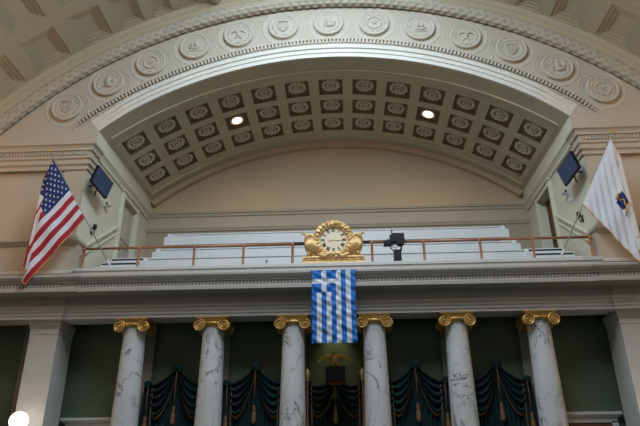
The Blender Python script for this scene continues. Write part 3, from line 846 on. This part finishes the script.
def make_curtain(central=False):
    t = thing('swag_curtain', '', 'curtain', (0, 18.85, 0))
    zt = 4.60 if not central else 4.15; hw = .90
    side = 4.08
    for s in (-1, 1):
        m = MB(); f = MB(); swag(m, f, s, zt, side, hw, .92 if not central else .72)
        w_ = m.build('swag', 'teal', t, smooth=True); f.build('fringe', 'fringe', w_, smooth=True)
        # tail that drops beside the swag
        m = MB(); rows = []
        for j in range(17):
            z = side+.05-(side+.05-.05)*j/16; row = []
            for i in range(25):
                u = i/24; wd = .13+.02*min(j, 5); row.append((s*(hw-.02)+(u-.5)*2*wd, -.06-.045*sin(u*2*PI*4), z))
            rows.append(row)
        m.grid(rows); m.build('side_tail', 'teal', t, smooth=True)
        m = MB(); m.tube([(s*(hw-.17), -.14, side-.1), (s*(hw-.19), -.14, 2.0), (s*(hw-.2), -.14, .3)], .018, 6); m.build('tail_braid', 'fringe', t, smooth=True)
        if not central:
            m = MB(); rnd = random.Random(3)
            m.ball((s*hw, -.08, side+.03), .12, 8)
            for i in range(7): a = i*.9; m.ball((s*hw+.06*cos(a), -.14, side+.03+.06*sin(a)), .06, 5)
            m.build('side_knot', 'teal', t, smooth=True)
        tassel(t, s*(hw-.04), side-.05, 3.12)
    m = MB(); rows = []
    for j in range(3):
        z = [zt-.5, 2.5, .02][j]
        rows.append([(-.86+1.72*i/120, .05-.035*sin(i/120*2*PI*14), z) for i in range(121)])
    m.grid(rows); m.build('drape', 'teal', t, smooth=True)
    if not central:
        m = MB(); m.ball((0, -.10, zt+.0), .16, 8)
        for i in range(8): a = i*2*PI/8; m.ball((.12*cos(a), -.15, zt+.0+.10*sin(a)), .075, 5)
        m.build('top_knot', 'teal', t, smooth=True)
    tassel(t, 0, zt-.1, 3.42 if not central else 3.40)
    return t
cur = make_curtain(); cur.location.x = -4.96; cur['group'] = 'swag curtains between the columns'
cur['label'] = 'dark teal swag curtain between the first and second marble columns from the left'
for x, l in ((-2.48, 'between the second and third marble columns from the left'), (2.48, 'between the fourth and fifth marble columns from the left'), (4.96, 'between the two rightmost marble columns')):
    dup(cur, (x, 18.85, 0), (0,0,0), 'dark teal swag curtain ' + l, 'swag curtains between the columns')
cc = make_curtain(True); cc['label'] = 'dark teal central curtain hung low beneath the gilded eagle canopy'; cc['group'] = 'swag curtains between the columns'
# canopy box with finials
t = thing('dark_canopy', 'small black velvet canopy box beneath the gilded eagle', 'canopy', (.02, 18.45, 3.99))
m = MB(); m.box(-.29, .29, -.14, .10, .02, .46); m.box(-.31, .31, -.16, .10, .46, .52); m.build('box', 'black', t)
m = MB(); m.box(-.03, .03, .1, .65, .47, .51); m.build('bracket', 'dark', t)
m = MB()
for i in range(9): m.lathe([(.001, .06), (.04, .03), (.04, -.04), (.001, -.07)], (-.26+.065*i, -.15, .02), 8)
m.build('valance', 'teal', t, smooth=True)
m = MB()
for s in (-1, 1): m.tube([(0, -.17, .02), (s*.1, -.18, -.02), (s*.2, -.17, .04), (s*.25, -.16, .0)], [.05, .05, .04, .02], 8)
m.build('bow', 'fringe', t, smooth=True)
for s, nm in ((-1, 'left'), (1, 'right')):
    t = thing('finial_pole', 'curtain pole with gilded flame finial %s of the central canopy' % nm, 'curtain pole', (s*.84, 18.50, 0), group='finial poles of the central curtain')
    m = MB(); m.lathe([(.07, 0), (.05, .05), (.025, .08), (.025, 4.12)], n=12); m.build('pole', 'tassel', t, smooth=True)
    m = MB(); m.lathe([(.02, 4.10), (.06, 4.12), (.03, 4.16), (.075, 4.24), (.095, 4.32), (.07, 4.40), (.03, 4.47), (.001, 4.50)], n=14); m.build('finial', 'palegold', t, smooth=True)
# picture light that washes the wall above the eagle
lamp('eagle_light', 'SPOT', (.02, 18.62, 6.3), 75, (1, .85, .45), (rad(14), 0, 0), angle=rad(62), blend=.9, radius=.05)

# ---- flags
def star_pts(S_, u0, w0, ru, rw, off):
    out = []
    for i in range(10):
        r = 1 if i % 2 == 0 else .42; a = PI/2+i*PI/5
        out.append(S_(u0 - r*ru*sin(a), w0 + r*rw*cos(a), off))
    return out
def drape_fn(Ht, Hb, E, sgn, folds=3.5, amp=.10, crease=.015, kc=9.0):
    Ht, Hb, E = Vector(Ht), Vector(Hb), Vector(E); f = E-Hb; L = f.length; f.normalize(); g = (E-Ht).normalized()
    n = (Hb-Ht).cross(f).normalized()
    if n.y > 0: n = -n
    lat = (g.cross(n)).normalized()
    if lat.x*sgn < 0: lat = -lat
    def F(u, w, off=0):
        s = w*L; d = L*u
        if s <= d:
            p = Ht.lerp(Hb, u)+f*s
            k = (s/max(d, 1e-3)); wav = .05*sin(s*5.2+u*2.0)*min(1, s)*(1-.2*k) + crease*sin(kc*(d-s))*min(1, 2*s)*min(1, (d-s)*4)
            return p+n*(wav+off)
        r = s-d; P0 = Ht.lerp(E, u); q = min(1, r/.4)
        o = amp*sin((1-u)*folds*2*PI)*q; dep = -(.03+.13*(1-u))*q
        return P0+g*(r*.985)+lat*(o+.02*q)+n*(.05*sin(d*5.2+u*2)*min(1, d)*(1-q)+dep+.05*cos((1-u)*folds*2*PI)*q+off)
    return F, L
def pole(t, base, tip, r=.022):
    b, e = Vector(base), Vector(tip)
    m = MB(); m.tube([b, e], r, 10); m.build('pole', 'pole', t, smooth=True)
    d = (e-b).normalized(); m = MB(); m.tube([e, e+d*.05, e+d*.12, e+d*.24], [.03, .055, .03, .004], 10); m.build('finial', 'gold', t, smooth=True)
    m = MB(); m.tube([b-d*.02, b+d*.30], .04, 10); m.lathe([(.10, 0), (.10, .03), (.05, .05)], (b.x, b.y, b.z-.02), 14); m.build('bracket', 'trim', t, smooth=True)
# national flag on the left
t = thing('stars_and_stripes_flag', 'red, white and blue stars and stripes flag on a leaning pole, left pier', 'flag', (-7.2, 17.9, 7.68))
off0 = Vector((-7.2, 17.9, 7.68))
pole(t, (0, 0, 0), Vector((-9.42, 16.9, 11.50))-off0)
F, L = drape_fn(Vector((-9.32, 16.9, 11.27))-off0, Vector((-8.10, 17.35, 9.25))-off0, Vector((-9.354, 16.8, 6.822))-off0, -1, 3.5, .14)
NU_, NW = 91, 110
m = MB(); rows = [[F(i/NU_, j/NW) for j in range(NW+1)] for i in range(NU_+1)]
CW = .42
def usm(i, j):
    k = int((i+.5)/NU_*13)
    if k < 7 and (j+.5)/NW < CW: return 2
    return 0 if k % 2 == 0 else 1
m.grid(rows, usm); m.build('cloth', ['red', 'fwhite', 'navy'], t, smooth=True)
m = MB()
for a in range(9):
    for b in range(6 if a % 2 == 0 else 5):
        u0 = 7/13*(a+1)/10; w0 = CW*((b*2+1) + (a % 2))/12
        for o in (.012, -.012):
            pts = star_pts(F, u0, w0, .023, .0145, o); c = F(u0, w0, o)
            for i in range(10): m.poly([c, pts[i], pts[(i+1) % 10]])
m.build('stars', 'fwhite', t)
m = MB()
m.tube([F(1.0, j/NW) for j in range(0, NW+1, 2)], .016, 5); m.tube([F(i/NU_, 1.0) for i in range(0, NU_+1, 2)], .016, 5)
m.build('gold_fringe', 'gold', t, smooth=True)
# state flag on the right
t = thing('white_state_flag', 'white flag with blue shield and gold fringe on a leaning pole, right pier', 'flag', (7.19, 17.9, 7.68))
off0 = Vector((7.19, 17.9, 7.68))
pole(t, (0, 0, 0), Vector((9.17, 16.9, 11.55))-off0)
F, L = drape_fn(Vector((9.10, 16.9, 11.40))-off0, Vector((7.98, 17.35, 9.28))-off0, Vector((9.055, 16.8, 7.068))-off0, 1, 4.5, .14, .04, 15.0)
m = MB(); rows = [[F(i/60, j/90) for j in range(91)] for i in range(61)]
m.grid(rows); m.build('cloth', 'fwhite', t, smooth=True)
m = MB()
m.tube([F(1.0, j/90) for j in range(0, 91, 2)], .018, 5); m.tube([F(i/60, 1.0) for i in range(61)], .016, 5)
m.build('gold_fringe', 'gold', t, smooth=True)
def patch(us, ws, o, n=10):
    mm = MB(); rows = []
    for i in range(n+1): rows.append([F(us(i/n, j/n), ws(i/n, j/n), o) for j in range(n+1)])
    return mm, rows
mm = MB(); rows = []
for i in range(13):
    q = i/12; hw = .075*(1 if q < .5 else math.sqrt(max(0, 1-((q-.5)/.5)**2))+.001)
    rows.append([F(.56+(j/8-.5)*2*hw*1.2, .50+.16*(q-.5), .02) for j in range(9)])
mm.grid(rows); mm.build('shield', 'navy', t, smooth=True)
mm = MB()
for a in range(5): pass
pts = [F(.56+.02*sin(k*.8), .43+.14*k/12, .03) for k in range(13)]
mm.tube(pts, .02, 6); mm.tube([F(.44+.24*k/10, .60-.03*sin(PI*k/10), .03) for k in range(11)], .018, 6); mm.tube([F(.51+.1*k/6, .40, .03) for k in range(7)], .03, 6)
mm.build('gold_emblem', 'gold', t, smooth=True)
# blue and white striped flag hanging from the gallery front
t = thing('striped_cross_flag', 'blue and white striped flag with white cross hung below the clock', 'flag', (.043, 16.955, 7.135))
XW, ZH = 1.32, 2.18; nx, nz = 54, 90
def G(i, j):
    x = (i/nx-.5)*XW; q = j/nz
    y = .014*sin(x*26+q*7)+.014*sin(x*11-q*16)+.016*sin(q*34+x*9+2*sin(x*8))+.012*sin(q*61-x*17)-.05*sin(PI*q)*.5
    return (x*(1-.02*sin(PI*q)), y, -ZH*q)
def gm(i, j):      # i row (down), j column
    s = int((j+.5)/nx*9)
    zc = (i+.5)/nz/.315
    if zc < 1 and s < 5:
        return 1 if (s == 2 or .4 < zc < .6) else 0
    return s % 2
m = MB(); m.grid([[G(i, j) for i in range(nx+1)] for j in range(nz+1)], gm); m.build('cloth', ['sky', 'fwhite'], t, smooth=True)
m = MB(); m.tube([(-XW/2-.03, .02, 0), (XW/2+.03, .02, 0)], .018, 8); m.build('hanging_rod', 'sky', t, smooth=True)

# ---- television screens on the jambs
for s, nm in ((-1, 'left'), (1, 'right')):
    t = thing('wall_television', 'black flat television tilted down on the %s jamb of the gallery arch' % nm, 'television', (s*8.13, 18.33, 11.05), group='wall televisions')
    a = rad(82)*(1 if s < 0 else -1); b = rad(11.5); g = rad(-9 if s < 0 else 8.5)
    u = Vector((cos(a), sin(a), 0)); n0 = Vector((sin(a), -cos(a), 0)); v = Vector((0, 0, 1))
    n_ = n0*cos(b)-v*sin(b); v2 = v*cos(b)+n0*sin(b)
    u2 = u*cos(g)+v2*sin(g); v3 = -u*sin(g)+v2*cos(g)
    def bxx(m, W, H, d0, d1):
        p = []
        for d in (d0, d1):
            for x, z in ((-W, -H), (W, -H), (W, H), (-W, H)): p.append(u2*x+v3*z+n_*d)
        m.hexa(p)
    m = MB(); bxx(m, .56, .345, -.10, 0); bxx(m, .40, .25, -.14, -.1); m.build('casing', 'black', t)
    m = MB(); bxx(m, .53, .315, -.02, .004); m.build('screen', 'screen', t)
    m = MB(); m.tube([n_*-.12, n_*-.12+Vector((s*.12, 0, -.1)), Vector((s*.48, .05, -.12))], .03, 8); m.tube([Vector((s*.25, .05, -.5)), Vector((s*.2, .02, -.3)), n_*-.12-v3*.2], .025, 8)
    m.build('bracket', 'black', t, smooth=True)
    # little camera under it
    t = thing('wall_camera', 'small grey camera on an arm below the %s television' % nm, 'camera', (s*8.62, 19.85, 10.80), group='small wall cameras')
    m = MB(); m.lathe([(.06, 0), (.06, .03)], n=12, axis='x'); m.tube([(0, 0, 0), (-s*.14, 0, -.02), (-s*.15, -.05, .03)], .02, 8); m.build('arm', 'stone', t, smooth=True)
    m = MB(); m.lathe([(.05, -.16), (.065, -.15), (.065, .10), (.05, .12)], (-s*.16, -.05, .04), 14, 'y'); m.build('camera_body', 'stone', t, smooth=True)
    m = MB(); m.lathe([(.04, -.175), (.04, -.15)], (-s*.16, -.05, .04), 12, 'y'); m.build('lens', 'black', t)
    # dark wall bracket lamp
    t = thing('wall_bracket_lamp', 'small black bracket lamp on the %s jamb beside the flag pole' % nm, 'wall lamp', (s*8.62, 19.05, 9.48), group='small black bracket lamps')
    m = MB(); m.box(-.02, .02, -.05, .05, -.12, .12); m.build('backplate', 'black', t)
    m = MB(); m.tube([(0, 0, -.05), (-s*.1, 0, -.12), (-s*.14, 0, 0), (-s*.12, 0, .08)], .018, 8); m.build('arm', 'black', t, smooth=True)
    m = MB(); m.lathe([(.03, .06), (.075, .10), (.07, .22), (.04, .26), (.001, .27)], (-s*.12, 0, 0), 12); m.build('shade', 'black', t, smooth=True)

t = tag(MB().build('paper_notice', 'white'), 'small white paper notice on the right jamb under the television', 'notice')
mm = MB(); mm.box(8.595, 8.62, 19.55, 19.90, 10.43, 10.80); mm.box(8.59, 8.595, 19.6, 19.85, 10.63, 10.68, 1)
me_tmp = mm.build('tmp', ['white', 'stone']); t.data = me_tmp.data; bpy.data.objects.remove(me_tmp)

# ---- black robotic camera and small microphone on the coping
t = thing('broadcast_camera', 'black remote controlled camera on a pedestal right of the clock', 'camera', (2.08, 17.86, 7.66))
m = MB(); m.box(-.12, .12, -.1, .1, 0, .36); m.box(-.10, .10, -.08, .08, .36, .40); m.build('pedestal', 'black', t)
m = MB(); m.tube([(-.12, -.02, .38), (-.2, -.02, .46), (-.17, -.02, .66)], .02, 8); m.tube([(.12, 0, .36), (.14, 0, .5), (.13, 0, .7)], .028, 8); m.build('yoke', 'black', t, smooth=True)
m = MB(); m.box(-.16, .24, -.14, .16, .66, .94)
m.lathe([(.14, -.16), (.15, .1)], (.12, 0, .70), 16, 'y'); m.box(-.22, -.1, -.10, .1, .70, .90); m.build('camera_body', 'black', t)
m = MB(); m.lathe([(.08, -.22), (.085, -.2), (.07, .05)], (-.28, 0, .62), 16, 'y'); m.box(-.42, -.18, -.14, .08, .55, .69); m.build('lens', 'black', t)
m = MB(); m.tube([(-.14, 0, .92), (-.14, 0, 1.08)], .02, 8); m.ball((-.14, 0, 1.08), .03, 6); m.build('antenna', 'black', t, smooth=True)
m = MB(); m.tube([(-.05, -.1, .66), (-.16, -.12, .5), (-.06, -.12, .42), (.05, -.1, .5), (.08, -.1, .62)], .012, 6); m.build('cable', 'black', t, smooth=True)
t = thing('small_microphone', 'tiny black microphone on the white coping left of the clock', 'microphone', (-2.13, 17.88, 7.66))
m = MB(); m.lathe([(.05, 0), (.05, .015), (.012, .02)], n=12); m.build('base', 'black', t)
m = MB(); m.tube([(0, 0, .01), (-.01, 0, .07), (.01, 0, .12)], .010, 6); m.build('stalk', 'black', t, smooth=True)
m = MB(); m.ball((.01, 0, .14), .03, 6, sc=(1, 1, 1.2)); m.build('head', 'black', t, smooth=True)

# ---- globe lamps: the one by the left pilaster, its match on the right, and added lanterns
def torchere(x, y, zc, r, lab, power, hide=False):
    t = thing('globe_lamp', lab, 'lamp', (x, y, 0), group='globe lamps')
    m = MB(); m.lathe([(.25, 0), (.25, .06), (.12, .12), (.05, .2)], n=20); m.build('base', 'gold', t, auto=40)
    m = MB(); m.lathe([(.045, .2), (.035, zc*.5), (.05, zc*.52), (.03, zc*.55), (.025, zc-r-.06), (.09, zc-r-.02), (.07, zc-r+.03)], n=14); m.build('pole', 'gold', t, smooth=True)
    m = MB(); m.ball((0, 0, zc), r, 16); g = m.build('globe', 'globe', t, smooth=True)
    return t
torchere(-8.95, 17.2, 2.95, .255, 'glowing white globe lamp in front of the left stone pilaster', 200)
torchere(9.35, 17.2, 2.95, .255, 'glowing white globe lamp in front of the right stone pilaster', 200)
def lit(x, y, z, p, r=.3, c=WARM): return lamp('globe_lamp_light', 'POINT', (x, y, z), p, c, radius=r)
lit(-8.95, 16.85, 2.98, 12, .28); lit(9.35, 16.85, 2.98, 12, .28)
# unseen lanterns added to warm the upper sides of the chamber
for s, nm in ((-1, 'left'), (1, 'right')):
    for y, q in ((13.2, 'nearer the gallery'), (5.5, 'farther from the gallery')):
        t = thing('added_lantern', 'added unseen globe lantern on the %s side wall, %s' % (nm, q), 'wall lamp', (s*13.5, y, 9.3), group='added lanterns')
        m = MB(); m.lathe([(.16, 0), (.16, -s*.04), (.06, -s*.06)], n=16, axis='x'); m.tube([(0, 0, 0), (-s*.4, 0, -.1), (-s*.7, 0, .1), (-s*.8, 0, .3)], .035, 8); m.build('arm', 'gold', t, smooth=True)
        m = MB(); m.ball((-s*.8, 0, .6), .3, 12); m.build('globe', 'globe', t, smooth=True)
        lit(s*12.7-s*.0, y, 9.9+.45, 330 if y > 10 else 150, .3)
